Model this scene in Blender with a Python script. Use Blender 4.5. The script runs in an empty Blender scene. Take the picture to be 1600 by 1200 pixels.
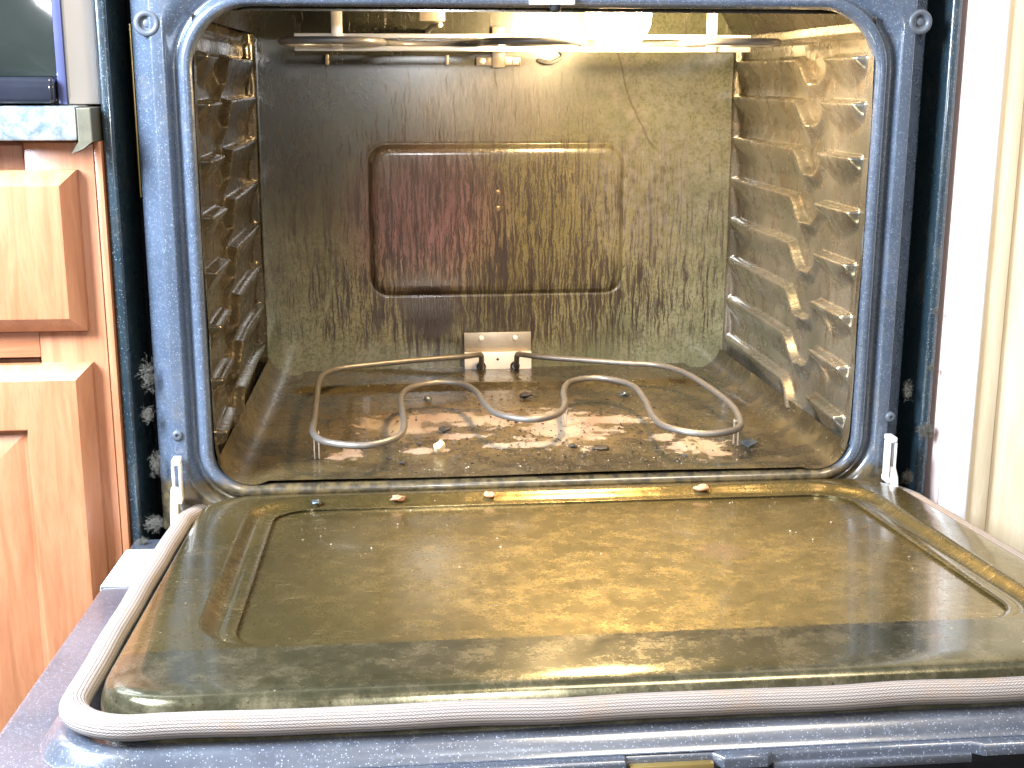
import bpy, bmesh, math, random
from mathutils import Vector, Matrix
random.seed(7)
PI = math.pi
S = bpy.context.scene
C = S.collection

# ------------------------------------------------------------------ camera, world, lights
cam = bpy.data.objects.new('camera', bpy.data.cameras.new('camera'))
C.objects.link(cam)
cam.location = (-0.1387, -1.1486, 0.3651)
cam.rotation_euler = (PI/2-0.2335, -0.0013, -0.0969)
cam.data.sensor_width = 36
cam.data.lens = 36*2011.2/1600
cam.data.clip_start = 0.02
cam.data.clip_end = 50
S.camera = cam

W = bpy.data.worlds.new('World'); S.world = W; W.use_nodes = True
bg = W.node_tree.nodes['Background']
bg.inputs[0].default_value = (0.80, 0.88, 1.0, 1)
bg.inputs[1].default_value = 0.36
# the unseen kitchen behind the camera: uneven light and dark patches for the enamel to mirror
wt = W.node_tree; wc = wt.nodes.new('ShaderNodeTexCoord'); wn_ = wt.nodes.new('ShaderNodeTexNoise')
wn_.inputs['Scale'].default_value = 2.6; wn_.inputs['Detail'].default_value = 3; wn_.inputs['Roughness'].default_value = .6
wr = wt.nodes.new('ShaderNodeValToRGB'); wr.color_ramp.elements[0].position = .36; wr.color_ramp.elements[0].color = (.10, .085, .07, 1)
wr.color_ramp.elements[1].position = .66; wr.color_ramp.elements[1].color = (1.7, 1.75, 1.9, 1)
e_ = wr.color_ramp.elements.new(.50); e_.color = (.55, .55, .60, 1)
wt.links.new(wc.outputs['Generated'], wn_.inputs['Vector']); wt.links.new(wn_.outputs['Fac'], wr.inputs[0]); wt.links.new(wr.outputs[0], bg.inputs[0])

def area(name, loc, target, size, sizey, power, col):
    l = bpy.data.lights.new(name, 'AREA'); l.shape = 'RECTANGLE'
    l.size = size; l.size_y = sizey; l.energy = power; l.color = col
    o = bpy.data.objects.new(name, l); C.objects.link(o); o.location = loc
    o.rotation_euler = (Vector(target)-Vector(loc)).to_track_quat('-Z', 'Y').to_euler()
    return o
area('window_light', (-1.0, -.58, .78), (-.42, .0, .15), .45, .5, 74, (.70, .82, 1.0))
area('ceiling_light', (.5, -1.5, 1.9), (.1, -.1, 0), .7, .7, 30, (1.0, .88, .72))
area('camera_flash', (-.04, -1.18, .47), (0, .2, .2), .07, .04, 3.2, (.95, .97, 1.0))

S.view_settings.view_transform = 'Standard'
S.view_settings.look = 'None'
S.view_settings.gamma = 1
S.view_settings.use_curve_mapping = False
S.view_settings.exposure = 0.58
S.render.engine = 'CYCLES'

# ------------------------------------------------------------------ object helpers
def link(name, me, mat, parent=None, smooth=True):
    o = bpy.data.objects.new(name, me); C.objects.link(o)
    if mat is not None: me.materials.append(mat)
    for p in me.polygons: p.use_smooth = smooth
    if parent is not None: o.parent = parent
    return o
def from_py(name, vs, fs, mat, parent=None, smooth=True):
    me = bpy.data.meshes.new(name); me.from_pydata([tuple(v) for v in vs], [], fs); me.validate(); me.update()
    return link(name, me, mat, parent, smooth)
def from_bm(name, bm, mat, parent=None, smooth=True, sharp=None):
    bmesh.ops.recalc_face_normals(bm, faces=bm.faces)
    me = bpy.data.meshes.new(name); bm.to_mesh(me); bm.free()
    o = link(name, me, mat, parent, smooth)
    if smooth and sharp: me.set_sharp_from_angle(angle=math.radians(sharp))
    return o
def empty(name, loc=(0, 0, 0), parent=None):
    o = bpy.data.objects.new(name, None); C.objects.link(o); o.location = loc; o.empty_display_size = .02
    if parent is not None: o.parent = parent
    return o
def tag(o, label=None, cat=None, group=None, kind=None):
    if label: o['label'] = label
    if cat: o['category'] = cat
    if group: o['group'] = group
    if kind: o['kind'] = kind
    return o
def add_box(bm, x0, x1, y0, y1, z0, z1, bevel=0, seg=2):
    r = bmesh.ops.create_cube(bm, size=1)
    vs = r['verts']
    for v in vs:
        v.co = Vector(((x0+x1)/2+v.co.x*(x1-x0), (y0+y1)/2+v.co.y*(y1-y0), (z0+z1)/2+v.co.z*(z1-z0)))
    if bevel:
        es = list({e for v in vs for e in v.link_edges})
        bmesh.ops.bevel(bm, geom=es, offset=bevel, segments=seg, profile=.5, affect='EDGES')
def box(name, x0, x1, y0, y1, z0, z1, mat, parent=None, bevel=.001, seg=2):
    bm = bmesh.new(); add_box(bm, x0, x1, y0, y1, z0, z1, bevel, seg)
    return from_bm(name, bm, mat, parent, True, 40)
def catmull(P, n=8, closed=False):
    P = [Vector(p) for p in P]; out = []; m = len(P)
    rng = m if closed else m-1
    for i in range(rng):
        if closed: a, b, c, d = P[(i-1) % m], P[i], P[(i+1) % m], P[(i+2) % m]
        else: a, b, c, d = P[max(i-1, 0)], P[i], P[i+1], P[min(i+2, m-1)]
        for k in range(n):
            t = k/n
            out.append(.5*((2*b)+(c-a)*t+(2*a-5*b+4*c-d)*t*t+(3*b-a-3*c+d)*t*t*t))
    if not closed: out.append(P[-1])
    return out
def add_tube(bm, path, r, seg=12, closed=False, uvl=None, rz=None, caps=True):
    path = [Vector(p) for p in path]; n = len(path); rings = []; L = 0; Ls = []
    prevn = None
    for i, p in enumerate(path):
        a = path[(i-1) % n] if (closed or i > 0) else p
        b = path[(i+1) % n] if (closed or i < n-1) else p
        t = (b-a).normalized()
        up = Vector((0, 0, 1))
        if abs(t.z) > .9 or prevn is not None and False: up = Vector((0, 1, 0))
        if prevn is None: nrm = (up-t*up.dot(t)).normalized()
        else: nrm = (prevn-t*prevn.dot(t)).normalized()
        prevn = nrm; bi = t.cross(nrm)
        rr = r(i/n) if callable(r) else r
        ring = []
        for k in range(seg):
            an = 2*PI*k/seg
            ring.append(bm.verts.new(p+nrm*math.cos(an)*(rz or rr)+bi*math.sin(an)*rr))
        rings.append(ring)
        if i: L += (p-path[i-1]).length
        Ls.append(L)
    for i in range(n if closed else n-1):
        A, B = rings[i], rings[(i+1) % n]
        for k in range(seg):
            f = bm.faces.new((A[k], A[(k+1) % seg], B[(k+1) % seg], B[k]))
            if uvl:
                l2 = Ls[i+1] if i+1 < n else Ls[i]+(path[0]-path[-1]).length
                for lp, (u, v) in zip(f.loops, ((Ls[i], k/seg), (Ls[i], (k+1)/seg), (l2, (k+1)/seg), (l2, k/seg))):
                    lp[uvl].uv = (u, v)
    if not closed and caps:
        bm.faces.new(rings[0][::-1]); bm.faces.new(rings[-1])
def tube(name, path, r, mat, parent=None, seg=12, closed=False, rz=None):
    bm = bmesh.new(); add_tube(bm, path, r, seg, closed, None, rz)
    return from_bm(name, bm, mat, parent)
def rrect(x0, x1, y0, y1, r, n=10, rb=None):
    pts = []; q = rb or r
    for cx, cy, a0, r in ((x1-r, y1-r, 0, r), (x0+r, y1-r, PI/2, r), (x0+q, y0+q, PI, q), (x1-q, y0+q, 3*PI/2, q)):
        for k in range(n+1):
            a = a0+PI/2*k/n
            pts.append((cx+r*math.cos(a), cy+r*math.sin(a)))
    return pts
def loft(rings, cap_last=False, cap_first=False):
    n = len(rings[0]); vs = [p for r in rings for p in r]; fs = []
    for i in range(len(rings)-1):
        for k in range(n):
            a = i*n+k; b = i*n+(k+1) % n
            fs.append((a, b, b+n, a+n))
    if cap_last: fs.append(tuple((len(rings)-1)*n+k for k in range(n)))
    if cap_first: fs.append(tuple(reversed(range(n))))
    return vs, fs
def disc_lathe(name, prof, loc, axis, mat, parent=None, seg=28):
    # prof: (radius, height) pairs along axis
    bm = bmesh.new(); rings = []
    q = Vector((0, 0, 1)).rotation_difference(Vector(axis))
    for r, h in prof:
        if r < 1e-6: rings.append([bm.verts.new(q @ Vector((0, 0, h))+Vector(loc))])
        else: rings.append([bm.verts.new(q @ Vector((r*math.cos(2*PI*k/seg), r*math.sin(2*PI*k/seg), h))+Vector(loc)) for k in range(seg)])
    for A, B in zip(rings, rings[1:]):
        for k in range(seg):
            k2 = (k+1) % seg
            if len(A) == 1: bm.faces.new((A[0], B[k], B[k2]))
            elif len(B) == 1: bm.faces.new((A[k], A[k2], B[0]))
            else: bm.faces.new((A[k], A[k2], B[k2], B[k]))
    return from_bm(name, bm, mat, parent, True, 50)
def wn(o):
    m = o.modifiers.new('weighted', 'WEIGHTED_NORMAL'); m.weight = 60; return o
def sm(t):
    t = max(0., min(1., t)); return t*t*(3-2*t)

# ------------------------------------------------------------------ material helpers
class NT:
    def __init__(s, name):
        s.m = bpy.data.materials.new(name); s.m.use_nodes = True; s.t = s.m.node_tree
        s.b = s.t.nodes['Principled BSDF']; s.tc = s.t.nodes.new('ShaderNodeTexCoord')
    def put(s, sock, v):
        if isinstance(v, bpy.types.NodeSocket): s.t.links.new(v, sock)
        elif isinstance(v, tuple) and len(v) == 3 and sock.type == 'RGBA': sock.default_value = (*v, 1)
        else: sock.default_value = v
    def set(s, **k):
        for n, v in k.items(): s.put(s.b.inputs[n.replace('_', ' ')], v)
        return s
    def math(s, op, a, b=0., clamp=False):
        n = s.t.nodes.new('ShaderNodeMath'); n.operation = op; n.use_clamp = clamp
        s.put(n.inputs[0], a); s.put(n.inputs[1], b); return n.outputs[0]
    def mul(s, a, b): return s.math('MULTIPLY', a, b)
    def add(s, a, b): return s.math('ADD', a, b)
    def sub(s, a, b): return s.math('SUBTRACT', a, b)
    def map(s, v, a, b, c=0., d=1.):
        n = s.t.nodes.new('ShaderNodeMapRange'); n.interpolation_type = 'SMOOTHSTEP'
        s.put(n.inputs[0], v)
        for i, x in enumerate((a, b, c, d)): n.inputs[i+1].default_value = x
        return n.outputs[0]
    def coord(s, scale=(1, 1, 1), loc=(0, 0, 0), rot=(0, 0, 0), src='Object'):
        n = s.t.nodes.new('ShaderNodeMapping'); s.t.links.new(s.tc.outputs[src], n.inputs[0])
        n.inputs['Scale'].default_value = scale; n.inputs['Location'].default_value = loc; n.inputs['Rotation'].default_value = rot
        return n.outputs[0]
    def noise(s, scale, detail=4, rough=.6, co=None, dist=0.):
        n = s.t.nodes.new('ShaderNodeTexNoise'); n.inputs['Scale'].default_value = scale
        n.inputs['Detail'].default_value = detail; n.inputs['Roughness'].default_value = rough; n.inputs['Distortion'].default_value = dist
        s.t.links.new(co if co is not None else s.tc.outputs['Object'], n.inputs['Vector'])
        return n.outputs['Fac']
    def voro(s, scale, co=None, feature='F1'):
        n = s.t.nodes.new('ShaderNodeTexVoronoi'); n.inputs['Scale'].default_value = scale; n.feature = feature
        s.t.links.new(co if co is not None else s.tc.outputs['Object'], n.inputs['Vector'])
        return n.outputs['Distance'], n.outputs['Color']
    def mix(s, f, a, b):
        n = s.t.nodes.new('ShaderNodeMix'); n.data_type = 'RGBA'
        s.put(n.inputs[0], f); s.put(n.inputs[6], a); s.put(n.inputs[7], b); return n.outputs[2]
    def fleck(s, scale, size, keep):
        d, c = s.voro(scale)
        sep = s.t.nodes.new('ShaderNodeSeparateColor'); s.t.links.new(c, sep.inputs[0])
        return s.mul(s.math('LESS_THAN', d, size), s.math('GREATER_THAN', sep.outputs[0], 1-keep))
    def sep(s, co=None):
        n = s.t.nodes.new('ShaderNodeSeparateXYZ'); s.t.links.new(co if co is not None else s.tc.outputs['Object'], n.inputs[0]); return n.outputs
    def blob(s, ua, ub, ca, cb, ra, rb, soft=.6, warp=None, wamt=.0):
        a = s.math('DIVIDE', s.sub(ua, ca), ra); b = s.math('DIVIDE', s.sub(ub, cb), rb)
        r = s.math('SQRT', s.add(s.mul(a, a), s.mul(b, b)))
        if warp is not None: r = s.add(r, s.mul(s.sub(warp, .5), wamt))
        return s.map(r, 1+soft/2, 1-soft/2)
    def bump(s, h, strength=.3, dist=.001):
        n = s.t.nodes.new('ShaderNodeBump'); n.inputs['Strength'].default_value = strength; n.inputs['Distance'].default_value = dist
        s.t.links.new(h, n.inputs['Height']); s.t.links.new(n.outputs[0], s.b.inputs['Normal'])
    def mx(s, a, b): return s.math('MAXIMUM', a, b)

def simple(name, col, rough=.5, metal=0., var=.15, vs=30, **k):
    n = NT(name); f = n.noise(vs, 5, .6)
    n.set(Base_Color=n.mix(f, tuple(c*(1-var) for c in col), tuple(min(1, c*(1+var)) for c in col)), Roughness=rough, Metallic=metal)
    if k: n.set(**k)
    return n.m

# blue-black speckled porcelain of frame, door and body
def blue_enamel(name, base, dusty, rough=.3, grime=0.):
    n = NT(name)
    big = n.noise(9, 5, .6); fine = n.noise(420, 2, .7)
    c = n.mix(n.map(big, .35, .7), base, tuple(min(1, b*1.35) for b in base))
    c = n.mix(n.map(fine, .55, .75), c, tuple(b*2.2 for b in base))
    f = n.mx(n.fleck(820, .30, .20), n.fleck(480, .19, .12))
    c = n.mix(n.mul(f, .55), c, (.36, .41, .48))
    sx, sy, sz_ = n.sep()
    c = n.mix(n.mul(n.map(n.add(sz_, n.mul(big, .006)), .013, .001), grime), c, n.mix(n.map(n.noise(90, 5), .4, .6), (.035, .024, .008), (.105, .070, .022)))
    dust = n.mul(n.map(n.noise(26, 6, .7), .52, .78), dusty)
    c = n.mix(dust, c, (.16, .13, .08))
    n.set(Base_Color=c, Roughness=n.map(n.noise(60, 4), .3, .8, rough-.08, rough+.14), Coat_Weight=.7, Coat_Roughness=.12)
    n.bump(fine, .12, .0004)
    return n.m
m_frame = blue_enamel('speckled_blue_enamel', (.050, .064, .087), .35, .3, .9)
m_door = blue_enamel('speckled_door_enamel', (.050, .056, .070), .22, .34)
m_body = blue_enamel('dark_body_enamel', (.010, .020, .026), .25, .34)

# interior enamel with baked grease
def cavity_mat(name, vert=True, dark=1.):
    n = NT(name)
    x, y, z = n.sep()
    big = n.noise(7, 5, .6); mid = n.noise(38, 6, .7); fine = n.noise(330, 3, .75)
    c = n.mix(n.map(big, .35, .68), (.095, .090, .066), (.210, .190, .150))
    c = n.mix(n.map(mid, .45, .75, 0, .75), c, (.070, .036, .010))
    c = n.mix(n.map(fine, .5, .8, 0, .6), c, (.17, .14, .07))
    if vert:
        st = n.noise(60, 5, .65, n.coord((1, 1, .16)))
        c = n.mix(n.map(st, .54, .72, 0, .7), c, (.035, .018, .006))
    c = n.mix(n.mul(n.fleck(420, .22, .14), .6), c, (.42, .38, .26))
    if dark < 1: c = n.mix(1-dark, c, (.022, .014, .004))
    rg = n.map(mid, .35, .75, .17, .40)
    n.set(Base_Color=c, Roughness=rg, Metallic=.62, Coat_Weight=.6, Coat_Roughness=.12)
    n.bump(n.add(n.mul(mid, .8), n.mul(fine, .35)), .22, .0005)
    return n.m
m_cav = cavity_mat('grimy_side_enamel')
m_cavl = cavity_mat('darker_side_enamel', dark=.38)  # same enamel mixed towards dark brown for the left wall
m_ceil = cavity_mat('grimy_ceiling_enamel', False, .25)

# back wall: brown drips over grey-green enamel, purple tinge left of the pressed panel
def back_mat():
    n = NT('grease_streaked_back_enamel')
    x, y, z = n.sep()
    wob = n.coord((1, 1, .22))
    big = n.noise(6, 5, .6); grain = n.noise(300, 3, .75)
    base = n.mix(n.map(big, .35, .65), (.095, .104, .060), (.175, .172, .112))
    base = n.mix(n.map(grain, .42, .66, 0, .7), base, (.045, .062, .026))
    # film of brown in the middle and left
    w = n.noise(14, 5, .65)
    film = n.mx(n.blob(x, z, .0, .190, .235, .150, 1.2, w, 1.3), n.mul(n.blob(x, z, -.20, .24, .10, .10, 1., w, 1.5), .75))
    c = n.mix(n.mul(film, .42), base, (.200, .145, .045))
    pur = n.blob(x, z, -.095, .205, .085, .085, 1.2, w, .8)
    c = n.mix(n.mul(pur, .75), c, (.215, .095, .135))
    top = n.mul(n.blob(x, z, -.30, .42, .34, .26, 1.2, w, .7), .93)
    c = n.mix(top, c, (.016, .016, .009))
    # fine runs
    warpc = n.t.nodes.new('ShaderNodeVectorMath'); warpc.operation = 'ADD'
    nz = n.t.nodes.new('ShaderNodeTexNoise'); nz.inputs['Scale'].default_value = 55; nz.inputs['Detail'].default_value = 3
    n.t.links.new(n.tc.outputs['Object'], nz.inputs['Vector'])
    sc = n.t.nodes.new('ShaderNodeVectorMath'); sc.operation = 'MULTIPLY'; sc.inputs[1].default_value = (.007, 0, .0)
    n.t.links.new(nz.outputs['Color'], sc.inputs[0])
    n.t.links.new(n.tc.outputs['Object'], warpc.inputs[0]); n.t.links.new(sc.outputs[0], warpc.inputs[1])
    def runs(sx, sz, det, off):
        mp = n.t.nodes.new('ShaderNodeMapping'); n.t.links.new(warpc.outputs[0], mp.inputs[0])
        mp.inputs['Scale'].default_value = (sx, 1, sz); mp.inputs['Location'].default_value = (off, off*3, off)
        return n.noise(1, det, .72, mp.outputs[0])
    r1 = runs(480, 26, 4, 3.1); r2 = runs(250, 12, 5, 9.7); r3 = runs(420, 60, 3, 1.3)
    dens = n.add(n.mul(n.blob(x, z, .0, .085, .22, .065, 1., w, .8), .035), n.add(n.mul(n.blob(x, z, .01, .16, .28, .17, 1.1, w, .8), .098), n.mul(n.map(z, .40, .22), .025)))
    m1 = n.map(n.add(r1, dens), .635, .675)
    m2 = n.map(n.add(r2, n.mul(dens, .7)), .635, .665)
    m3 = n.map(n.add(r3, n.mul(dens, .8)), .665, .73, 0, .7)
    low = n.map(z, .005, .06, .25, 1)
    c = n.mix(n.mul(n.mx(m1, m3), n.mul(low, .88)), c, (.020, .008, .002))
    c = n.mix(n.mul(m2, n.mul(low, .9)), c, (.014, .005, .002))
    # burnt patch of thick runs below the panel, left of the element bracket
    bl = n.blob(x, z, -.088, .082, .032, .036, .7, r2, 2.0)
    tail = n.mul(n.blob(x, z, -.080, .050, .045, .045, .6, w, .5), n.map(r2, .50, .58))
    c = n.mix(n.mul(n.mx(bl, tail), .92), c, (.016, .006, .003))
    # pale haze near top centre
    hz = n.mul(n.blob(x, z, .0, .335, .10, .05, 1.2, w, 1.4), n.map(r3, .35, .7, .2, .55))
    c = n.mix(hz, c, (.24, .21, .19))
    hz2 = n.mul(n.blob(x, z, .21, .27, .09, .12, 1.2, w, 1.2), n.map(mid_ := n.noise(80, 4), .35, .7, .1, .45))
    c = n.mix(hz2, c, (.21, .20, .20))
    # arc scratch at the upper right
    a = n.sub(x, .40); b = n.sub(z, .44)
    rr = n.math('SQRT', n.add(n.mul(a, a), n.mul(b, b)))
    arc = n.mul(n.map(n.math('ABSOLUTE', n.sub(rr, n.add(.248, n.mul(w, .02)))), .0022, .0006), n.map(z, .27, .29, 0, .55))
    c = n.mix(arc, c, (.05, .035, .015))
    # dark line of grease along the panel's left and lower border
    rg = n.map(n.mx(m1, m2), 0, 1, .26, .45)
    n.set(Base_Color=c, Roughness=rg, Metallic=.05, Coat_Weight=.5, Coat_Roughness=.14)
    n.bump(n.add(n.mul(grain, .4), n.mul(n.mx(m1, m2), .9)), .35, .0006)
    return n.m
m_back = back_mat()

def floor_mat():
    n = NT('burnt_floor_enamel')
    x, y, z = n.sep()
    w = n.noise(42, 6, .7); w2 = n.noise(16, 5, .65); fine = n.noise(360, 3, .75); big = n.noise(9, 5, .6)
    c = n.mix(n.map(big, .38, .62), (.022, .016, .008), (.054, .040, .017))
    c = n.mix(n.map(w, .50, .68, 0, .7), c, (.085, .060, .024))
    c = n.mix(n.map(w2, .58, .72, 0, .9), c, (.018, .010, .004))
    # rusty ring round the ash
    ring = n.mx(n.blob(x, y, -.05, .19, .15, .12, .8, w2, 1.6), n.blob(x, y, .05, .17, .10, .08, .8, w2, 1.5))
    c = n.mix(n.mul(ring, n.map(w, .4, .6, .15, .75)), c, (.125, .080, .028))
    ash = None
    for bx, by, rx, ry in ((-.13, .20, .045, .045), (-.075, .225, .055, .022), (-.065, .15, .030, .012), (.045, .175, .055, .075),
                           (-.105, .10, .022, .014), (.175, .085, .034, .036), (.14, .125, .018, .018), (-.03, .21, .05, .03), (.0, .11, .05, .012), (.10, .20, .05, .02), (-.185,.09,.02,.02)):
        b = n.blob(x, y, bx, by, rx*.86, ry*.86, .45, w, 4.2)
        ash = b if ash is None else n.mx(ash, b)
    ash = n.mul(ash, n.map(fine, .28, .5, .35, 1))
    c = n.mix(ash, c, n.mix(n.map(w2, .4, .6), (.27, .215, .145), (.24, .17, .125)))
    # soft char blots and fine black grains
    c = n.mix(n.map(n.noise(70, 5, .75), .62, .68, 0, .9), c, (.012, .008, .004))
    c = n.mix(n.mul(n.fleck(240, .22, .12), .9), c, (.012, .008, .005))
    c = n.mix(n.mul(n.fleck(310, .16, .07), .8), c, (.55, .45, .3))
    rg = n.math('MAXIMUM', n.map(w, .35, .7, .20, .42), n.mul(ash, .7))
    n.set(Base_Color=c, Roughness=rg, Coat_Weight=n.map(ash, 0, .5, .4, 0), Coat_Roughness=.15)
    n.bump(n.add(n.mul(w, 1.), n.mul(fine, .4)), .5, .0012)
    return n.m
m_floor = floor_mat()

def liner_mat():
    n = NT('stained_liner_enamel')
    x, y, z = n.sep()
    big = n.noise(8, 5, .6); mid = n.noise(45, 6, .72); fine = n.noise(380, 3, .75)
    c = n.mix(n.map(big, .35, .65), (.068, .055, .022), (.130, .100, .036))
    c = n.mix(n.map(n.add(n.mul(mid, .5), n.mul(fine, .5)), .40, .66, 0, .7), c, (.120, .090, .030))
    c = n.mix(n.map(fine, .5, .74, 0, .55), c, (.040, .030, .010))
    # cleaner border along the front, amber film plus painted gold reflection in the recess
    ins = n.map(n.add(y, n.mul(big, .004)), -.4085, -.4060)
    border = n.mix(n.map(mid, .4, .7), (.070, .066, .036), (.160, .140, .085))
    c = n.mix(n.map(ins, 0, 1, .8, 0), c, border)
    amber = n.mul(n.blob(x, y, .06, -.24, .19, .22, 1.2, big, 1.2), ins)
    c = n.mix(n.mul(amber, .7), c, n.mix(n.map(n.add(n.mul(mid, .25), n.mul(n.noise(120, 6, .8), .75)), .36, .66), (.30, .205, .062), (.58, .40, .14)))
    c = n.mix(n.mul(n.blob(x, y, .12, -.21, .020, .022, .8, mid, 1.6), .5), c, (.42, .26, .14))
    c = n.mix(n.mul(n.fleck(330, .22, .10), .8), c, (.018, .014, .008))
    c = n.mix(n.mul(n.fleck(150, .11, .10), .9), c, (.62, .50, .30))
    # burnt speckle along the front border
    sp = n.mul(n.map(n.noise(230, 4, .8), .51, .57), n.blob(x, y, .10, -.408, .13, .022, .9, mid, 1.6))
    c = n.mix(n.mul(sp, .9), c, (.030, .022, .016))
    # scratches: short slanted strokes
    ss = n.noise(1, 2, .5, n.coord((38, 900, 1), rot=(0, 0, .38)))
    ss2 = n.noise(1, 2, .5, n.coord((30, 800, 1), loc=(4, 9, 0), rot=(0, 0, -.22)))
    sc = n.mul(n.mx(n.map(ss, .66, .70), n.map(ss2, .67, .71)), n.map(n.noise(22, 3), .48, .58, 0, .7))
    c = n.mix(n.mul(sc, ins), c, (.60, .48, .26))
    rg = n.math('ADD', n.map(mid, .3, .75, .15, .31), n.mul(n.map(fine, .4, .8), .12))
    n.set(Base_Color=c, Roughness=rg, Metallic=.68, Coat_Weight=.35, Coat_Roughness=.08)
    n.bump(n.add(n.mul(fine, .5), n.mul(mid, .5)), .18, .0005)
    return n.m
m_liner = liner_mat()

def gasket_mat():
    n = NT('braided_glass_fibre')
    uv = n.t.nodes.new('ShaderNodeUVMap')
    sx = n.t.nodes.new('ShaderNodeSeparateXYZ'); n.t.links.new(uv.outputs[0], sx.inputs[0])
    u, v = sx.outputs[0], sx.outputs[1]
    row = n.mul(v, 24.)
    par = n.math('FRACT', n.mul(n.math('FLOOR', row), .5))
    diag = n.add(n.mul(u, 430.), n.mul(n.math('PINGPONG', row, 1.), 1.6))
    a = n.math('ABSOLUTE', n.sub(n.math('FRACT', row), .5))
    b = n.math('ABSOLUTE', n.sub(n.math('FRACT', n.add(diag, par)), .5))
    h = n.sub(1., n.mx(n.map(a, .22, .5), n.map(b, .18, .5, 0, 1.)))
    stain = n.map(n.noise(28, 5, .7), .52, .75)
    c = n.mix(h, (.12, .09, .07), (.34, .30, .27))
    c = n.mix(n.mul(stain, .55), c, (.28, .17, .09))
    n.set(Base_Color=c, Roughness=.75)
    n.bump(h, .6, .0009)
    return n.m
m_gask = gasket_mat()

m_steel = simple('dull_bracket_steel', (.50, .44, .36), .42, .75, .3, 60)
m_strip = simple('bright_steel_strip', (.82, .80, .78), .34, .2, .12, 70)
m_elem = simple('heater_sheath', (.17, .15, .125), .42, .55, .28, 120)
m_telem = simple('broil_sheath', (.17, .17, .18), .42, .5, .2, 90)
m_black = simple('black_gap', (.004, .004, .005), .8, 0, .2, 30)
m_rubber = simple('grey_rubber', (.070, .080, .095), .45, 0, .2, 80)
m_dscrew = simple('tarnished_screw', (.20, .15, .09), .45, .6, .3, 60)
m_brass = simple('brassy_edge', (.34, .24, .08), .4, .7, .2, 60)
m_glassd = simple('black_door_glass', (.006, .006, .007), .25, 0, .2, 20)
m_white = simple('white_sticker', (.86, .85, .83), .5, 0, .03, 60)
m_crumb = simple('food_crumb', (.42, .22, .12), .7, 0, .35, 300)
m_pale = simple('pale_crumb', (.82, .66, .38), .6, 0, .2, 300)
m_char = simple('burnt_crumb', (.018, .013, .010), .6, 0, .4, 300)
m_foil = simple('metal_scrap', (.10, .12, .13), .3, .7, .3, 200)
m_lint = simple('grey_lint', (.10, .09, .07), .95, 0, .3, 200)

# ------------------------------------------------------------------ the setting
fl = box('floor', -3, 3, -3, .66, -.47, -.45, simple('dark_floor', (.035, .028, .024), .35), None, 0)
tag(fl, kind='structure')
wl = box('wall', -3, 3, .66, .70, -.45, 2.2, simple('wall_paint', (.80, .76, .68), .7), None, 0)
tag(wl, kind='structure')

# ------------------------------------------------------------------ the oven
oven = tag(empty('oven', (0, 0, -.45)), 'grimy open oven in dark blue speckled enamel with grease streaked cavity and door folded down', 'oven')
def P(o):        # parent to oven keeping world coordinates
    o.parent = oven; o.matrix_parent_inverse = Matrix.Translation((0, 0, .45)); return o
HT = .4238; D = .452

# front frame: rings follow the rounded opening, then square off
def fring(o, y, r=None):
    rb = max(.004, .032+o) if r is None else r
    r = max(.004, .052+o) if r is None else r
    return [(px, y, pz) for px, pz in rrect(-.300-o, .300+o, 0-o, HT+o, r, 14, rb)]
rings = [fring(.0012, .0125), fring(.0008, .010), fring(.0004, .006), fring(.0016, .002), fring(.0035, -.0006), fring(.0065, -.0016), fring(.0095, -.0008),
         fring(.0118, .0016), fring(.013, .0050), fring(.0138, .0095), fring(.0155, .0112), fring(.0185, .0112), fring(.0200, .0090), fring(.0212, .0040, .055),
         fring(.0225, .0012, .045), fring(.0245, 0, .036), fring(.0330, 0, .022), fring(.0350, .0010, .020),
         fring(.0372, .0050, .018), fring(.0500, .0180, .012), fring(.0525, .0210, .010), fring(.0530, .024, .010), fring(.0530, .05, .010)]
vs, fs = loft(rings)
wn(P(from_py('front_frame', vs, fs, m_frame)))

# side walls of the cavity: pressed rack ledges as a real height field
ZR = [.384]+[.3421-.0499*k for k in range(7)]
def ledge(y, z):
    h = 0.
    for zk in ZR:
        if z > zk+.012 or z < zk-.060: continue
        # edge line dips into a rack stop between y .21 and .12
        if y > .212: e = 0
        elif y > .166: e = sm((.212-y)/.046)
        elif y > .148: e = 1
        elif y > .122: e = 1-sm((.148-y)/.026)
        else: e = 0
        ze = zk-.024*e
        if y > .166: A = .0110*sm((.449-y)/.006); fade = .026+.006*(1-e)
        elif y > .122: A = .0085; fade = .014+.004*(1-e)
        else:
            q = (y-.030)/(.122-.030)
            A = .0128*sm((y-.026)/.006); fade = .016+.014*math.sin(PI*max(0, min(1, q)))
        if .120 < y < .150: A *= .55+.45*abs(y-.135)/.015
        t = ze-z
        if t < 0: v = sm((t+.0028)/.0028)
        else:
            v = max(0., 1-t/fade); v = v*v*(3-2*v)*.5+v*.5
        h = max(h, A*v)
    return h
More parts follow.
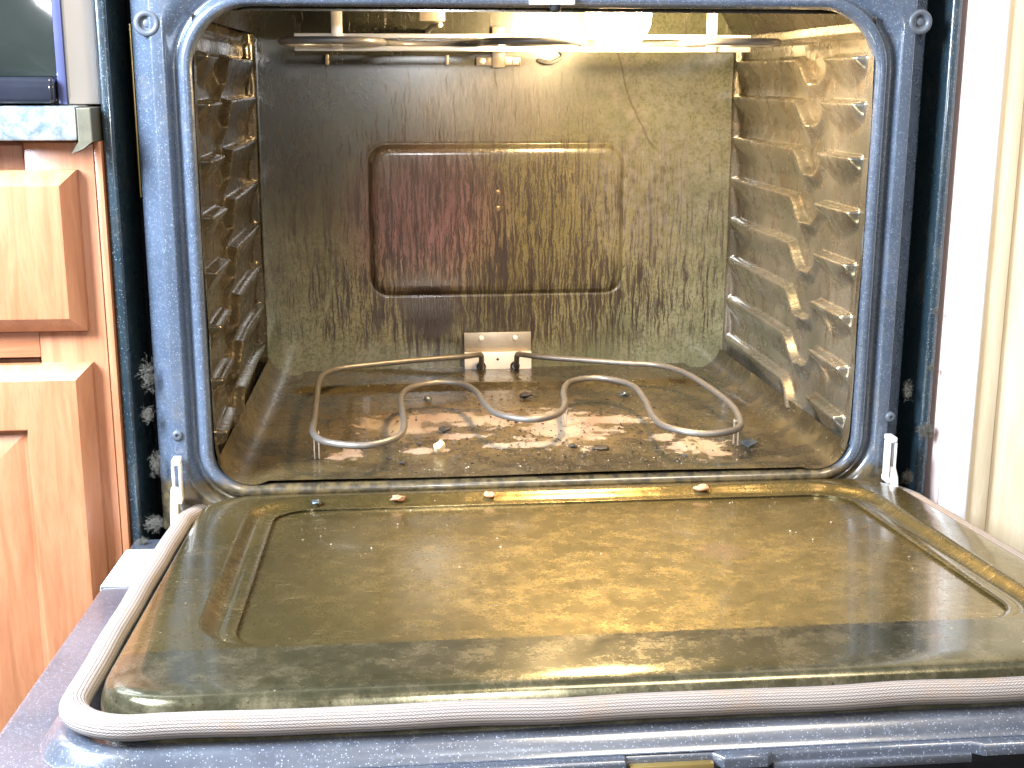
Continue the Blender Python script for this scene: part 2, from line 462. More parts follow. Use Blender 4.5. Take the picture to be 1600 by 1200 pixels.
def side_wall(sgn):
    ny, nz = 300, 270; y0, y1 = .004, D; z0, z1 = .018, HT-.005
    vs = []; fs = []
    for j in range(nz+1):
        z = z0+(z1-z0)*j/nz
        for i in range(ny+1):
            y = y0+(y1-y0)*i/ny
            brd = max(sm((.0225-y)/.0045), sm((z-.400)/.006))
            h = max(ledge(y, z), .0042*brd)
            # roll into the floor and ceiling
            lo = max(0., (.040-z)/.022)
            h += .0045*lo*lo
            wob = .0006*math.sin(y*31+z*17)+.0004*math.sin(z*53-y*23)
            h = max(h, .0110*sm((y-.4455)/.004))
            xx = .3040-.0020*y/D-h-wob
            vs.append((sgn*xx, y, z))
    for j in range(nz):
        for i in range(ny):
            a = j*(ny+1)+i
            f = (a, a+1, a+ny+2, a+ny+1)
            fs.append(f if sgn < 0 else f[::-1])
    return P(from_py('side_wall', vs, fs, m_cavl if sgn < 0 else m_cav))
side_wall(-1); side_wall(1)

# cavity floor, curved up at its sides, with a low step along the back
def floor_sheet():
    nx, ny = 260, 180; vs = []; fs = []
    for j in range(ny+1):
        y = -.0005+(D+.001)*j/ny if j else .002
        for i in range(nx+1):
            u = -1+2*i/nx
            half = .2975-.0095*max(0, y)/D
            x = u*half
            d = half-abs(x); R = .030
            z = 0.
            if d < R: z = R-math.sqrt(max(0, R*R-(R-d)**2))
            z = min(z, .024)
            inner = sm((half-.035-abs(x))/.012)
            z += .0055*sm((y-.358)/.010)*inner
            z += .0028*(sm((.034-y)/.010))*inner
            # two long pressed ribs running front to back
            for xr in (-.175, .165):
                z += .0016*sm((.012-abs(x-xr))/.006)*sm((y-.05)/.02)*sm((.34-y)/.02)
            z += .0006*math.sin(x*19+y*7)*inner
            vs.append((x, y, z))
    for j in range(ny):
        for i in range(nx):
            a = j*(nx+1)+i
            fs.append((a, a+1, a+nx+2, a+nx+1))
    return P(from_py('cavity_floor', vs, fs, m_floor))
floor_sheet()
# ceiling
vs = []; fs = []
n = 40
for j in range(2):
    y = (.03, D)[j]
    for i in range(n+1):
        u = -1+2*i/n; half = .2985-.0095*y/D; x = u*half; d = half-abs(x); R = .03
        z = .445-(R-math.sqrt(max(0, R*R-(R-d)**2)) if d < R else 0)
        vs.append((x, y, z))
for i in range(n): fs.append((i, i+n+1, i+n+2, i+1))
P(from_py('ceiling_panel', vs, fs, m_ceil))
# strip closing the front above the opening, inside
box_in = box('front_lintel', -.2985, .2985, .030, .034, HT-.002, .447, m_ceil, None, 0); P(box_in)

# back wall with a pressed, raised panel
def bring(x0, x1, z0, z1, r, y): return [(px, y, pz) for px, pz in rrect(x0, x1, z0, z1, r, 12)]
ex0, ex1, ez0, ez1 = -.1600, .1575, .1000, .2860
rg = [bring(-.2915, .2930, -.002, .446, .026, D+.006), bring(-.2915, .2930, -.002, .446, .026, D), bring(-.2905, .2920, -.001, .445, .026, D-.0012),
      bring(-.2885, .2900, .001, .443, .025, D-.0014), bring(-.2875, .2890, .002, .442, .025, D-.0006),
      bring(ex0-.004, ex1+.004, ez0-.004, ez1+.004, .026, D-.0005), bring(ex0-.0015, ex1+.0015, ez0-.0015, ez1+.0015, .025, D+.0012),
      bring(ex0+.0005, ex1-.0005, ez0+.0005, ez1-.0005, .024, D+.0012), bring(ex0+.004, ex1-.004, ez0+.004, ez1-.004, .022, D-.0022),
      bring(ex0+.0062, ex1-.0062, ez0+.0062, ez1-.0062, .021, D-.0032), bring(ex0+.0095, ex1-.0095, ez0+.0095, ez1-.0095, .018, D-.00405),
      bring(ex0+.013, ex1-.013, ez0+.013, ez1-.013, .016, D-.0044), bring(ex0+.025, ex1-.025, ez0+.025, ez1-.025, .012, D-.0044)]
vs, fs = loft(rg, True)
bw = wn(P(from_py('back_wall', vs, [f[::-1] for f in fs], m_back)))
for zz in (.2077, .2274):
    P(disc_lathe('screw', [(.0034, 0), (.0032, .0008), (.0018, .0014), (0, .0015)], (-.001, D-.0044, zz), (0, -1, 0), m_dscrew, seg=14))
for xx in (-.205, -.062):
    P(box('ceiling_tab', xx-.002, xx+.002, D-.006, D-.0015, .380, .392, m_steel, None, .0006))

# side panels of the body, black gap, brassy edge
for s in (-1, 1):
    xo, xi = s*.3790, s*.3690
    bm = bmesh.new()
    add_box(bm, min(xo, xi), max(xo, xi), .000 if s < 0 else .004, .60, -.45, .62, .003, 3)
    P(from_bm('body_side_panel', bm, m_body, None, True, 40))
    bm = bmesh.new()
    xa, xb = sorted((s*.3535, s*.3687))
    add_box(bm, xa, xb, .090, .60, -.45, .62, 0)
    P(from_bm('gap_liner', bm, m_black, None, False))
P(box('edge_trim', -.3550, -.3538, .0235, .050, .262, .410, m_brass, None, .0003))
bm = bmesh.new(); add_box(bm, -.363, .363, .05, .60, -.42, -.07, 0)
P(from_bm('lower_body', bm, m_black, None, False))
bm = bmesh.new(); add_box(bm, -.3645, .3645, .02, .60, .50, .62, .002)
P(from_bm('upper_body', bm, m_body, None, True, 40))
# cavity outer shell keeps daylight out of the box
bm = bmesh.new(); add_box(bm, -.352, .352, .462, .60, -.06, .49, 0); P(from_bm('rear_body', bm, m_black, None, False))
bm = bmesh.new(); add_box(bm, -.352, .352, .036, .46, .449, .49, 0); P(from_bm('top_insulation', bm, m_black, None, False))
bm = bmesh.new(); add_box(bm, -.352, .352, .036, .46, -.06, -.006, 0); P(from_bm('bottom_insulation', bm, m_black, None, False))
for s in (-1, 1):
    bm = bmesh.new(); xa, xb = sorted((s*.306, s*.352)); add_box(bm, xa, xb, .036, .46, -.006, .449, 0); P(from_bm('side_insulation', bm, m_black, None, False))

# rubber bumpers, screws, latch strike on the frame
for xx, zz in ((-.3362, .4095), (.3385, .4140)):
    P(disc_lathe('rubber_bumper', [(.0112, -.016), (.0112, .0022), (.0104, .0040), (.0085, .0048), (.0062, .0040), (.0052, .0015), (.0036, .0012), (.0030, .0026), (.0012, .0030), (0, .0030)],
                 (xx, .0035, zz), (0, -1, 0), m_rubber))
for xx, zz in ((-.3313, .0495), (.3365, .0505)):
    P(disc_lathe('frame_screw', [(.0050, -.003), (.0050, .0012), (.0038, .0024), (.0018, .0026), (.0014, .0010), (0, .0010)], (xx, 0, zz), (0, -1, 0), m_rubber, seg=18))
P(box('latch_strike', -.0125, .0270, -.0060, .010, .4262, .4500, m_strip, None, .0012))
P(disc_lathe('latch_pin', [(.0048, 0), (.0048, .004), (.003, .006), (0, .0064)], (.0105, -.001, .4262), (0, 0, -1), m_black, seg=16))

# hinge arms rising out of the door into the frame
for s, dz in ((-1, 0), (1, .004)):
    h = empty('hinge_arm', (0, 0, 0)); P(h)
    x = s*.3315; xc = x if s < 0 else .3335
    bm = bmesh.new()
    add_box(bm, xc-.0038, xc-.0022, -.020, -.006, -.004, .026+dz, .0005)
    add_box(bm, xc+.0022, xc+.0038, -.020, -.006, -.004, .026+dz, .0005)
    add_box(bm, xc-.0038, xc+.0038, -.020, -.004, .0262+dz, .0315+dz, .0012)
    add_box(bm, xc-.0038, xc+.0038, -.020, -.004, -.010, -.0042, .0012)
    from_bm('strap', bm, m_strip, h, True, 40)
    tube('pin', [(xc+s*.003, -.026, -.036), (xc+s*.003, -.024, -.020), (xc+s*.0028, -.020, -.004), (xc+s*.0025, -.014, .004)], .0036, m_strip, h, 12)

# bake element: one bent sheath on two legs, fed through a bracket on the back wall
bake = P(empty('bake_element', (0, 0, 0)))
ZE = .031
pts = [(-.0232, .448, .0075), (-.0232, .440, .0090), (-.0232, .434, .016), (-.0240, .428, .0262), (-.030, .418, .0290), (-.050, .405, .0300), (-.115, .382, ZE), (-.172, .360, ZE), (-.200, .345, ZE), (-.2145, .318, ZE), (-.2185, .275, ZE), (-.2170, .19, ZE), (-.2150, .11, ZE),
       (-.2130, .062, ZE), (-.2000, .031, ZE), (-.1700, .0155, ZE), (-.1480, .022, ZE), (-.1310, .045, ZE), (-.1255, .085, ZE), (-.1268, .150, ZE), (-.1265, .205, ZE), (-.1150, .243, ZE), (-.0840, .265, ZE),
       (-.0570, .252, ZE), (-.0440, .212, ZE), (-.0400, .165, ZE), (-.0290, .118, ZE), (.0010, .094, ZE), (.0290, .110, ZE), (.0440, .150, ZE), (.0500, .205, ZE), (.0620, .250, ZE), (.0870, .270, ZE),
       (.1120, .262, ZE), (.1310, .228, ZE), (.1320, .165, ZE), (.1270, .100, ZE), (.1300, .058, ZE), (.1500, .031, ZE), (.1760, .026, ZE), (.2010, .043, ZE), (.2120, .078, ZE), (.2180, .130, ZE), (.2160, .19, ZE), (.2080, .265, ZE), (.1975, .305, ZE), (.1780, .332, ZE),
       (.1450, .345, ZE), (.0900, .370, ZE), (.050, .390, .0305), (.030, .408, .0298), (.0222, .428, .0265), (.0215, .434, .016), (.0215, .440, .0090), (.0215, .448, .0075)]
tube('heating_tube', catmull(pts, 7), .0034, m_elem, bake, 14)
for lx, ly in ((.2105, .085), (-.2115, .078), (.0470, .175)):
    bm = bmesh.new()
    for dx in (-.0022, .0022):
        add_box(bm, lx+dx-.0006, lx+dx+.0006, ly-.0012, ly+.0012, .0008, ZE-.002, .0002)
    add_box(bm, lx-.0032, lx+.0032, ly-.002, ly+.002, ZE-.0050, ZE-.0034, .0003)
    from_bm('support_leg', bm, m_steel, bake, True, 40)
br = box('mounting_bracket', -.0440, .0410, .4470, .4488, .0245, .0515, m_steel, bake, .0006)
br2 = box('terminal_plate', -.0440, .0410, .4400, .4425, .0015, .0275, m_strip, bake, .0006)
bm = bmesh.new(); add_box(bm, -.0440, .0410, .4425, .4470, .0248, .0270, .0003); from_bm('bracket_shelf', bm, m_steel, bake, True, 40)
for xx in (-.0225, .0205):
    disc_lathe('rivet', [(.0038, 0), (.0034, .0014), (.0015, .0024), (0, .0025)], (xx, .4470, .0440), (0, -1, 0), m_strip, bake, 16)
    disc_lathe('bushing', [(.0062, 0), (.0058, .0022), (.0040, .0026)], (xx-.0005, .4400, .0090), (0, -1, 0), m_char, bake, 16)
disc_lathe('centre_rivet', [(.0018, 0), (.0012, .0008), (0, .001)], (-.002, .4400, .0180), (0, -1, 0), m_char, bake, 10)

# broil element under the ceiling
broil = P(empty('broil_element', (0, 0, 0)))
YB = .215; ZB = .4003
bp = [(-.010, .440, ZB), (-.012, .36, ZB), (-.05, .335, ZB), (-.15, .335, ZB), (-.222, .325, ZB), (-.238, .28, ZB), (-.238, YB-.03, ZB), (-.226, YB-.062, ZB), (-.19, YB-.072, ZB), (-.155, YB-.062, ZB), (-.142, YB-.03, ZB), (-.135, YB+.03, ZB), (-.120, YB+.07, ZB),
      (-.090, YB+.08, ZB), (-.055, YB+.07, ZB), (-.040, YB+.03, ZB), (-.036, YB-.03, ZB), (-.022, YB-.062, ZB), (.015, YB-.072, ZB), (.052, YB-.062, ZB), (.064, YB-.03, ZB), (.070, YB+.03, ZB), (.085, YB+.07, ZB), (.120, YB+.08, ZB), (.155, YB+.07, ZB),
      (.168, YB+.03, ZB), (.174, YB-.03, ZB), (.186, YB-.062, ZB), (.222, YB-.072, ZB), (.252, YB-.062, ZB), (.262, YB-.03, ZB), (.262, .28, ZB), (.246, .325, ZB), (.15, .335, ZB), (.05, .335, ZB), (.014, .36, ZB), (.012, .440, ZB)]
tube('heating_tube', catmull(bp, 7), .0036, m_telem, broil, 12)
for nm, z0, z1 in (('upper_strip', ZB+.0040, ZB+.0085), ('lower_strip', ZB-.0088, ZB-.0040)):
    box('support_strip', -.2275, .2440, YB-.004, YB+.006, z0, z1, m_strip, broil, .0006)
for xx in (-.1845, .2020):
    b = bmesh.new()
    add_box(b, xx-.0055, xx+.0055, YB-.0055, YB-.0042, ZB-.0088, .4440, .0004)
    add_box(b, xx-.0055, xx+.0055, YB-.018, YB-.0056, .4415, .4440, .0004)
    from_bm('hanger', b, m_strip, broil, True, 40)
    disc_lathe('hanger_screw', [(.0040, 0), (.0036, .002), (0, .003)], (xx+.010, YB-.010, .4445), (0, 0, -1), m_steel, broil, 12)
bm = bmesh.new()
add_box(bm, -.0270, .0270, .4455, .4475, .3795, .3900, .0008)
add_box(bm, -.0080, .0080, .4425, .4453, .3770, .4250, .0008)
from_bm('rear_bracket', bm, m_steel, broil, True, 40)
for xx in (-.0195, .0195):
    disc_lathe('bracket_screw', [(.0040, 0), (.0036, .0014), (0, .0022)], (xx, .4455, .3848), (0, -1, 0), m_strip, broil, 14)
# sensor rod and clips on the ceiling
sn = P(tube('temperature_probe', catmull([(-.085, .449, .418), (-.085, .40, .420), (-.082, .34, .421), (-.076, .30, .421)], 5), .0030, m_strip, None, 10))
P(box('probe_clip', -.098, -.070, .32, .332, .4255, .4445, m_steel, None, .0008))
P(tube('thermal_bulb', catmull([(.048, .446, .386), (.060, .43, .383), (.070, .43, .386), (.078, .44, .392), (.074, .446, .398)], 5), .0022, m_strip, None, 8))

# lamp: glass dome glowing at the ceiling
lamp = P(empty('oven_lamp', (0, 0, 0)))
ml = bpy.data.materials.new('lit_lamp_glass'); ml.use_nodes = True
nt = ml.node_tree; nt.nodes.remove(nt.nodes['Principled BSDF'])
em = nt.nodes.new('ShaderNodeEmission'); em.inputs[0].default_value = (1, .70, .36, 1); em.inputs[1].default_value = 350
nt.links.new(em.outputs[0], nt.nodes['Material Output'].inputs[0])
LX, LY = .0950, .165
dome = [(.0330, 0)]+[(.0330*math.cos(a), .016+.032*math.sin(a)) for a in [PI/2*k/10 for k in range(10)]]+[(0, .048)]
disc_lathe('glass_dome', dome, (LX, LY, .4400), (0, 0, -1), ml, lamp, 32)
disc_lathe('lamp_collar', [(.036, 0), (.036, .004), (.0345, .006), (.0335, .003)], (LX, LY, .4440), (0, 0, -1), m_strip, lamp, 32)

# ------------------------------------------------------------------ the door (hinged part of the oven)
TILT = -.0797
door = empty('door', (0, 0, -.0461), None)
door.rotation_euler = (TILT, 0, 0); door.parent = oven; door.matrix_parent_inverse = Matrix.Translation((0, 0, .45))
# outline of the plate with two notches in its front edge
YF = -.509
out = [(-.3735, -.010), (-.3735, YF+.010), (-.3705, YF+.003), (-.3635, YF), (-.012, YF), (-.010, YF+.006), (.0390, YF+.006), (.0440, YF-.001), (.0690, YF-.001), (.0730, YF+.0035), (.1900, YF+.0035), (.1965, YF-.001),
       (.3635, YF), (.3720, YF+.003), (.3750, YF+.010), (.3750, -.010)]
bm = bmesh.new()
top = [bm.verts.new((x, y, 0)) for x, y in out]; bot = [bm.verts.new((x, y, -.0075)) for x, y in out]
ft = bm.faces.new(top[::-1]) ; bm.faces.new(bot)
for i in range(len(out)):
    j = (i+1) % len(out); bm.faces.new((top[i], top[j], bot[j], bot[i]))
bm.normal_update()
bmesh.ops.bevel(bm, geom=[e for e in bm.edges if all(v.co.z > -.001 for v in e.verts)], offset=.0028, segments=4, profile=.5, affect='EDGES')
dp = from_bm('outer_panel', bm, m_door, door, True, 35)
# slot seen in the front edge
box('vent_slot', -.0095, .0385, YF+.0005, YF+.0055, -.0125, -.0045, m_brass, door, .0004)
box('front_rail', .0730, .1900, YF+.0005, YF+.0075, -.0120, -.0066, m_door, door, .001)
box('glass_front', -.3715, .3730, YF+.006, -.012, -.0360, -.0078, m_glassd, door, .002)
# raised platform that carries the gasket
def dr(o, z, r=None, bx0=-.3370, bx1=.3600, by0=-.4950, by1=-.012):
    return [(px, py, z) for px, py in rrect(bx0-o, bx1+o, by0-o, by1+min(o, 0), r or .05+o, 12)]
rg = [dr(.0075, .0002, bx1=.3540), dr(.0060, .0004, bx1=.3540), dr(.004, .0040, bx1=.354), dr(.001, .0090, bx1=.354), dr(-.002, .0115, bx1=.354), dr(-.006, .0122, bx1=.354), dr(-.010, .0124, bx1=.354), dr(-.03, .0124, bx1=.354, r=.02)]
vs, fs = loft(rg, True)
wn(from_py('gasket_platform', vs, fs, m_door, door))
# inner liner
def lr(x0, x1, y0, y1, r, z): return [(px, py, z) for px, py in rrect(x0, x1, y0, y1, r, 12)]
lx0, lx1, ly0, ly1 = -.3030, .3310, -.4770, -.0030
rx0, rx1, ry0, ry1 = -.2640, .2990, -.4070, -.0240
def off(z, o, r=.045): return lr(lx0-o, lx1+o, ly0-o, ly1+min(o, .002), r+o, z)
def rof(z, o, r=.055): return lr(rx0+o, rx1-o, ry0+o*.5, ry1-o, r-o*.9, z)
rg = [off(.006, .010), off(.014, .0098), off(.024, .0085), off(.0320, .0058), off(.0352, .0030), off(.0366, -.001), off(.0374, -.006), off(.0379, -.012),
      off(.0380, -.016, .045),
      rof(.0380, -.003), rof(.0374, -.0005), rof(.0350, .0030), rof(.0322, .0070), rof(.0312, .0105), rof(.0312, .0125), rof(.0322, .0140), rof(.0322, .0225), rof(.0304, .0180), rof(.0300, .021), rof(.0300, .029, .05)]
vs, fs = loft(rg, True)
liner = wn(from_py('inner_liner', vs, fs, m_liner, door))
# the front border of the recess is only a faint step: keep the ring, its width is a third there
# gasket
bm = bmesh.new(); uvl = bm.loops.layers.uv.new('UVMap')
gp = []
g0, g1, gy = -.3245, .3500, -.4860
R = .042
gp += [(g0+.012, .006, .0225), (g0+.006, -.010, .0225), (g0, -.035, .0225)]
k = 26
for i in range(1, k): gp.append((g0-.0012*math.sin(PI*i/k)+.0003*math.sin(i*.9), -.035+(gy+R+.035)*i/k, .0225))
for i in range(13):
    a = PI+PI/2*i/12; gp.append((g0+R+(R)*math.cos(a), gy+R+R*math.sin(a), .0225))
k = 34
for i in range(1, k): gp.append((g0+R+(g1-g0-2*R)*i/k, gy-.0014*math.sin(PI*i/k)*1.5+.0005*math.sin(i*1.3), .0225+.0004*math.sin(i*.8)))
for i in range(13):
    a = 3*PI/2+PI/2*i/12; gp.append((g1-R+R*math.cos(a), gy+R+R*math.sin(a), .0225))
k = 26
for i in range(1, k+1): gp.append((g1, gy+R+(-.035-gy-R)*i/k, .0225))
gp += [(g1-.006, -.010, .0225), (g1-.014, .004, .0225)]
add_tube(bm, catmull(gp, 3),   .0084, 48, False, uvl, .0070)
from_bm('gasket', bm, m_gask, door)
# white sticker on the left border
box('sticker', -.3733, -.3335, -.1530, -.0480, .0004, .0009, m_white, door, 0)
bm = bmesh.new(); add_box(bm, -.3740, -.3736, -.1530, -.0480, -.014, .0004, 0); from_bm('sticker_fold', bm, m_white, door, False)

# ------------------------------------------------------------------ left cabinet
def wood(name, a, b, vertical=True):
    n = NT(name)
    co = n.coord((9, 9, .9) if vertical else (.9, 9, 9))
    g = n.noise(9, 6, .65, co, .6); g2 = n.noise(60, 4, .6, co)
    c = n.mix(n.map(g, .3, .7), a, b); c = n.mix(n.map(g2, .5, .75, 0, .35), c, tuple(q*.7 for q in a))
    n.set(Base_Color=c, Roughness=n.map(g2, .3, .7, .34, .46), Coat_Weight=.3, Coat_Roughness=.2)
    n.bump(g2, .08, .0004)
    return n.m
m_wood = wood('orange_maple_stile', (.31, .115, .048), (.41, .175, .082))
m_woodh = wood('orange_maple_rail', (.31, .115, .048), (.41, .175, .082), False)
cab = tag(empty('kitchen_cabinet', (-.62, .3, -.45)), 'orange maple base cabinet with raised drawer front and panelled door left of the oven', 'cabinet')
def K(o, e=cab, l=(-.62, .3, -.45)):
    o.parent = e; o.matrix_parent_inverse = Matrix.Translation((-l[0], -l[1], -l[2])); return o
CY = -.005
K(box('face_stile', -.4440, -.3865, CY, .60, -.43, .3120, m_wood, None, .001))
K(box('edge_stile', -.3862, -.3800, CY+.0010, .60, -.43, .3120, m_wood, None, .0008))
K(box('face_rail', -.86, -.4442, CY+.0006, CY+.020, .1250, .1530, m_woodh, None, .001))
K(box('carcass', -.86, -.4445, CY+.021, .60, -.43, .311, m_wood, None, .001))
def panel_front(name, x0, x1, z0, z1, inner, parent=cab):
    # slab whose edge is a sloping bevel, with a sunken moulding and raised field
    def r(o, y): return [(x0+o, y, z0+o), (x1-o, y, z0+o), (x1-o, y, z1-o), (x0+o, y, z1-o)]
    y0 = CY-.0005
    rg = [r(0, y0), r(0, y0-.009), r(.0008, y0-.0100), r(.0125, y0-.0190), r(.0140, y0-.0193)]
    if inner:
        rg += [r(.055, y0-.019), r(.0565, y0-.0185), r(.0600, y0-.010), r(.0630, y0-.0095), r(.088, y0-.0180), r(.090, y0-.0185)]
    vs, fs = loft(rg, True)
    bm = bmesh.new(); V = [bm.verts.new(v) for v in vs]
    for f in fs: bm.faces.new([V[i] for i in f])
    o = from_bm(name, bm, m_wood, None, True, 20)
    return K(o)
panel_front('drawer_front', -.82, -.4000, .1500, .2885, False)
panel_front('door', -.82, -.3990, -.41, .1205, True)
K(box('toe_kick', -.86, -.3865, .05, .60, -.449, -.4305, m_black, None, 0))

# countertop slab and its loose end strip
def stone():
    n = NT('pale_speckled_laminate')
    a = n.noise(60, 6, .7); b = n.noise(150, 4, .7)
    c = n.mix(n.map(a, .4, .65), (.27, .27, .265), (.09, .125, .14)); c = n.mix(n.map(b, .6, .72, 0, .7), c, (.12, .14, .12))
    n.set(Base_Color=c, Roughness=.35); return n.m
ct = box('countertop', -1.2, -.3930, -.030, .60, .3135, .3420, stone(), None, .003)
tag(ct, 'pale speckled countertop slab on the orange cabinet, under the black appliance', 'countertop')
m_endcap = simple('dark_end_strip', (.085, .075, .045), .5, 0, .5, 120)
bm = bmesh.new()
add_box(bm, -.3928, -.3810, -.0290, .10, .3120, .3405, .001)
v = [bm.verts.new(q) for q in ((-.3990, -.0300, .3030), (-.3925, -.0302, .3128), (-.3815, -.0302, .3128), (-.3890, -.0302, .3070))]
v2 = [bm.verts.new(q.co+Vector((0, .003, 0))) for q in v]
bm.faces.new(v); bm.faces.new(v2[::-1])
for i in range(4): bm.faces.new((v[i], v2[i], v2[(i+1) % 4], v[(i+1) % 4]))
en = from_bm('countertop_end_strip', bm, m_endcap, None, False)
tag(en, 'small dark torn strip closing the countertop end next to the oven side', 'end strip')
hb = box('backsplash_panel', -1.2, -.3815, .020, .60, .3425, .95, simple('white_panel', (.88, .86, .84), .5, 0, .03), None, .001)
tag(hb, 'bright white upright panel behind the black appliance beside the oven', 'panel')

# black appliance on the counter
ap = tag(empty('toaster_oven', (-.6, -.02, .3425)), 'black glossy countertop appliance with dark glass front at the upper left', 'toaster oven')
def A(o): return K(o, ap, (-.6, -.02, .3425))
m_gloss = simple('black_gloss', (.015, .017, .024), .12, 0, .3, 40, Coat_Weight=1.)
m_glass = simple('dark_glass', (.020, .024, .020), .06, 0, .3, 12, Coat_Weight=1.)
m_trim = simple('blue_grey_trim', (.12, .13, .26), .22, .5, .15, 40)
A(box('body', -.80, -.4060, -.012, .0180, .3450, .70, m_gloss, None, .004))
A(box('side_trim', -.4085, -.4010, -.020, -.0125, .3425, .70, m_trim, None, .0015))
vs = []; fs = []
for j in range(25):
    for i in range(25):
        u = i/24*2-1; v = j/24*2-1; vs.append((-.6050+.1950*u, -.0130-.026*max(0, (1-abs(u)**2.5))*max(0, 1-abs(v)**4)**.5, .5340+.168*v))
for j in range(24):
    for i in range(24): q = j*25+i; fs.append((q, q+1, q+26, q+25))
A(from_py('glass_door', vs, fs, m_glass))
A(box('lower_panel', -.80, -.4095, -.0300, -.0125, .3440, .3655, m_gloss, None, .004, 3))
for xx in (-.440, -.60):
    A(disc_lathe('foot', [(.008, 0), (.008, .0070), (0, .0070)], (xx, .0, .3425), (0, 0, 1), m_black, seg=14))

# ------------------------------------------------------------------ right cabinet
rc = tag(empty('tall_cabinet', (.8, .3, -.45)), 'cream tall cabinet side right of the oven, overexposed, with a pale trim strip', 'cabinet')
def Rr(o): return K(o, rc, (.8, .3, -.45))
m_cream = wood('cream_maple', (.66, .53, .34), (.76, .64, .44))
m_crw = simple('white_trim', (.88, .86, .84), .4, 0, .04, 30)
m_pink = simple('pinkish_edge', (.66, .50, .45), .5, 0, .1, 30)
Rr(box('edge_strip', .3845, .3885, -.006, .60, -.449, 1.3, m_pink, None, .0015))
Rr(box('trim_strip', .3888, .4120, -.020, .60, -.449, 1.3, m_crw, None, .003, 3))
Rr(box('stile', .4123, .4330, -.0165, .60, -.449, 1.3, m_cream, None, .001))
Rr(box('side_board', .4342, 1.0, -.0140, .60, -.449, 1.3, m_cream, None, .001))

# ------------------------------------------------------------------ debris
def lump(name, loc, size, mat, seed, flat=.6, parent=None, rot=None):
    r = random.Random(seed); bm = bmesh.new()
    bmesh.ops.create_icosphere(bm, subdivisions=3, radius=1)
    ph = [(Vector((r.uniform(-1, 1), r.uniform(-1, 1), r.uniform(-1, 1))), r.uniform(1.5, 4), r.uniform(0, 6)) for _ in range(8)]
    for v in bm.verts:
        d = 1+sum(.11*math.sin(v.co.dot(q)*f*1.6+p) for q, f, p in ph)
        v.co = v.co*d
        v.co.z *= flat
    zmin = min(v.co.z for v in bm.verts)
    a = r.uniform(0, 6)
    for v in bm.verts:
        x, y = v.co.x*math.cos(a)-v.co.y*math.sin(a), v.co.x*math.sin(a)+v.co.y*math.cos(a)
        v.co = Vector((x*size, y*size*.75, (v.co.z-zmin)*size))
    o = from_bm(name, bm, mat, parent); o.location = loc
    if rot: o.rotation_euler = rot
    return o
def dz(x, y, h): # point on the tilted door
    c, s = math.cos(TILT), math.sin(TILT); return (x, y*c-h*s, -.0461+y*s+h*c)
RX = (TILT, 0, 0)
for (x, y, h, sz, mt, lab) in ((-.206, -.034, .0330, .0042, m_foil, 'small bluish grey crumb on the door recess, leftmost along its rear edge'),
                         (-.134, -.032, .0335, .0052, m_crumb, 'reddish crumb on the door rear edge, between the bluish crumb and the tan one'),
                         (-.050, -.028, .0335, .0048, m_crumb, 'flat tan crumb at the middle of the door recess rear edge'),
                         (.149, -.028, .0335, .0068, m_crumb, 'biggest orange brown crumb on the door recess rear edge, right of centre')):
    tag(lump('food_crumb', dz(x, y, h), sz, mt, int(x*1000), .55, None, RX), lab, 'crumb', 'crumbs along the rear edge of the door')
tag(lump('food_crumb', (-.091, .0884, .0006), .0052, m_pale, 5, .9), 'pale yellow knobbly crumb in the middle of the oven floor front', 'crumb')
bm = bmesh.new(); add_box(bm, -.0075, .0075, -.0065, .0065, 0, .0016, .0004)
ms = from_bm('metal_scrap', bm, m_foil, None, True, 40); ms.location = (.224, .0846, .0032); ms.rotation_euler = (.18, -.12, .5)
tag(ms, 'small square dark metal scrap lying on the oven floor at the right', 'scrap')
labs = ['black charred crumb below the left loop of the bake element', 'black charred clump behind the left element loop near the back step', 'dark flake under the terminal bracket of the bake element',
        'dark charred lump left of the right element loop at the back', 'long burnt flake on the oven floor front, right of the pale crumb', 'small burnt speck beside the long burnt flake',
        'tiny bluish scrap in front of the right element loop', 'burnt lump on the pale ash under the element centre left', 'charred piece on the ash left of centre', 'small dark bit near the front lip of the oven floor, right side']
for i, (x, y, sz, fl_, mt) in enumerate(((-.128, .050, .0050, .6, m_char), (-.095, .300, .0080, .5, m_foil), (.020, .305, .0110, .4, m_char), (.135, .300, .0085, .6, m_foil), (.072, .088, .0130, .2, m_char), (.045, .093, .0055, .5, m_char),
                                   (.1500, .050, .0032, .7, m_foil), (-.082, .165, .0095, .4, m_char), (-.110, .118, .0055, .5, m_char), (.205, .045, .0040, .5, m_char))):
    tag(lump('burnt_crumb', (x, y, .0006), sz*.62, mt, 40+i, fl_), labs[i], 'crumb', 'burnt bits on the oven floor')
# fine scatter nobody could count
bm = bmesh.new()
def grit(bm, p, s, rnd):
    vs = [bm.verts.new(Vector(p)+Vector((rnd.uniform(-1, 1), rnd.uniform(-1, 1), rnd.uniform(0, 1.1)))*s) for _ in range(5)]
    for f in ((0, 1, 2), (0, 2, 3), (0, 3, 4), (0, 4, 1), (1, 2, 3), (1, 3, 4)):
        bm.faces.new([vs[i] for i in f])
rnd = random.Random(3)
for _ in range(1300):
    x = rnd.gauss(.02, .12); y = rnd.betavariate(1.3, 2.6)*.40+.008
    if abs(x) > .255: continue
    grit(bm, (x, y, .0008+(.0028 if y < .028 else 0)+(.0055 if y > .362 else 0)), rnd.choice((.0005, .0008, .0008, .0012, .0018, .0026)), rnd)
tag(from_bm('grit', bm, simple('dark_grit', (.030, .020, .012), .6, 0, .5, 300), None, False), 'fine dark burnt grit scattered over the oven floor', 'grit', None, 'stuff')
bm = bmesh.new()
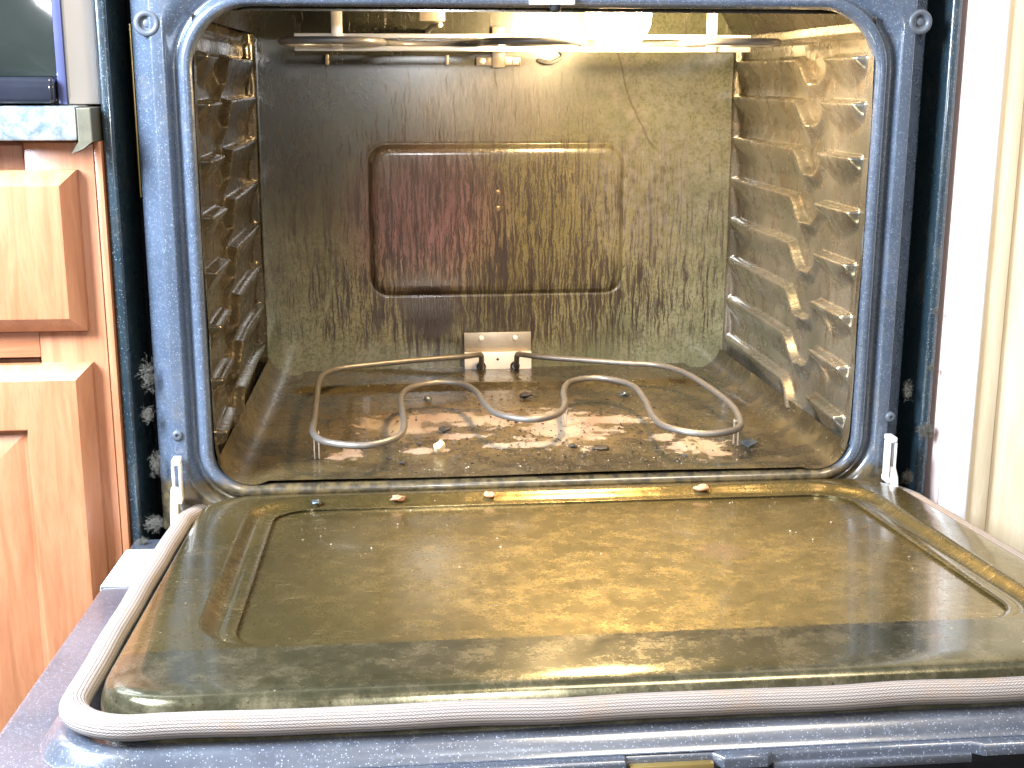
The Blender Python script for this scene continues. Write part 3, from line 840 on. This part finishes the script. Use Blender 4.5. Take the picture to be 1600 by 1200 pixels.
for _ in range(330):
    if rnd.random() < .6: x = rnd.gauss(.05, .11); y = rnd.uniform(.008, .10); p = (x, y, .0008+(.0028 if y < .028 else 0))
    else:
        x = rnd.uniform(-.22, .27); y = -rnd.betavariate(1, 3)*.38-.03; p = dz(x, y, .0304)
    if abs(x) > .27: continue
    grit(bm, p, rnd.choice((.0004, .0006, .0009)), rnd)
tag(from_bm('pale_grit', bm, simple('pale_grit_mat', (.70, .58, .42), .6, 0, .3, 300), None, False), 'fine pale crumbs sprinkled on the oven floor front and the door', 'grit', None, 'stuff')

def lint(loc, size, seed, label, n=46, stretch=1.6):
    r = random.Random(seed); bm = bmesh.new()
    for _ in range(n*4):
        p = Vector((r.gauss(0, .35), r.gauss(0, .25), r.gauss(0, .35)*stretch))*size
        pts = [p]
        d = Vector((r.uniform(-1, 1), r.uniform(-1, 1), r.uniform(-1, 1))).normalized()
        for _ in range(5):
            d = (d+Vector((r.uniform(-1, 1), r.uniform(-1, 1), r.uniform(-1, 1)))*.7).normalized(); pts.append(pts[-1]+d*size*.16)
        add_tube(bm, pts, r.uniform(.00007, .0002), 4)
    o = from_bm('lint_tuft', bm, m_lint); o.scale = (.62, .62, .62); o.location = loc
    tag(o, label, 'lint', 'dust tufts caught round the oven frame'); return o
lint((-.3555, .006, .104), .012, 1, 'dust tuft in the left gap, topmost of three', 60, 2.2)
lint((-.3570, .004, .068), .009, 2, 'dust tuft in the left gap, middle of three', 50, 1.6)
lint((-.3530, .004, .022), .010, 3, 'dust tuft in the left gap, lowest of three', 50, 2.4)
lint((-.3540, -.012, -.030), .013, 4, 'grey fluff on the door corner beside the left hinge', 80, .7)
lint((-.3640, -.030, -.040), .009, 14, 'thin fluff hanging on the left door edge above the sticker', 40, .5)
lint((.3725, -.002, .036), .0125, 5, 'big grey fluff ball on the dark strip right of the frame', 110, 1.0)
lint((.3725, -.002, .098), .0050, 6, 'small white fluff on the right dark strip, middle of three', 50, 1.1)
lint((.3725, -.002, .152), .0055, 7, 'thin fluff on the right dark strip, topmost of three', 40, 1.3)
lint((.3545, .006, .074), .0075, 8, 'dust strand clinging to the right edge of the oven frame', 45, 2.6)
lint((.3560, -.006, -.008), .0090, 9, 'grey fluff behind the right hinge arm', 60, 1.2)
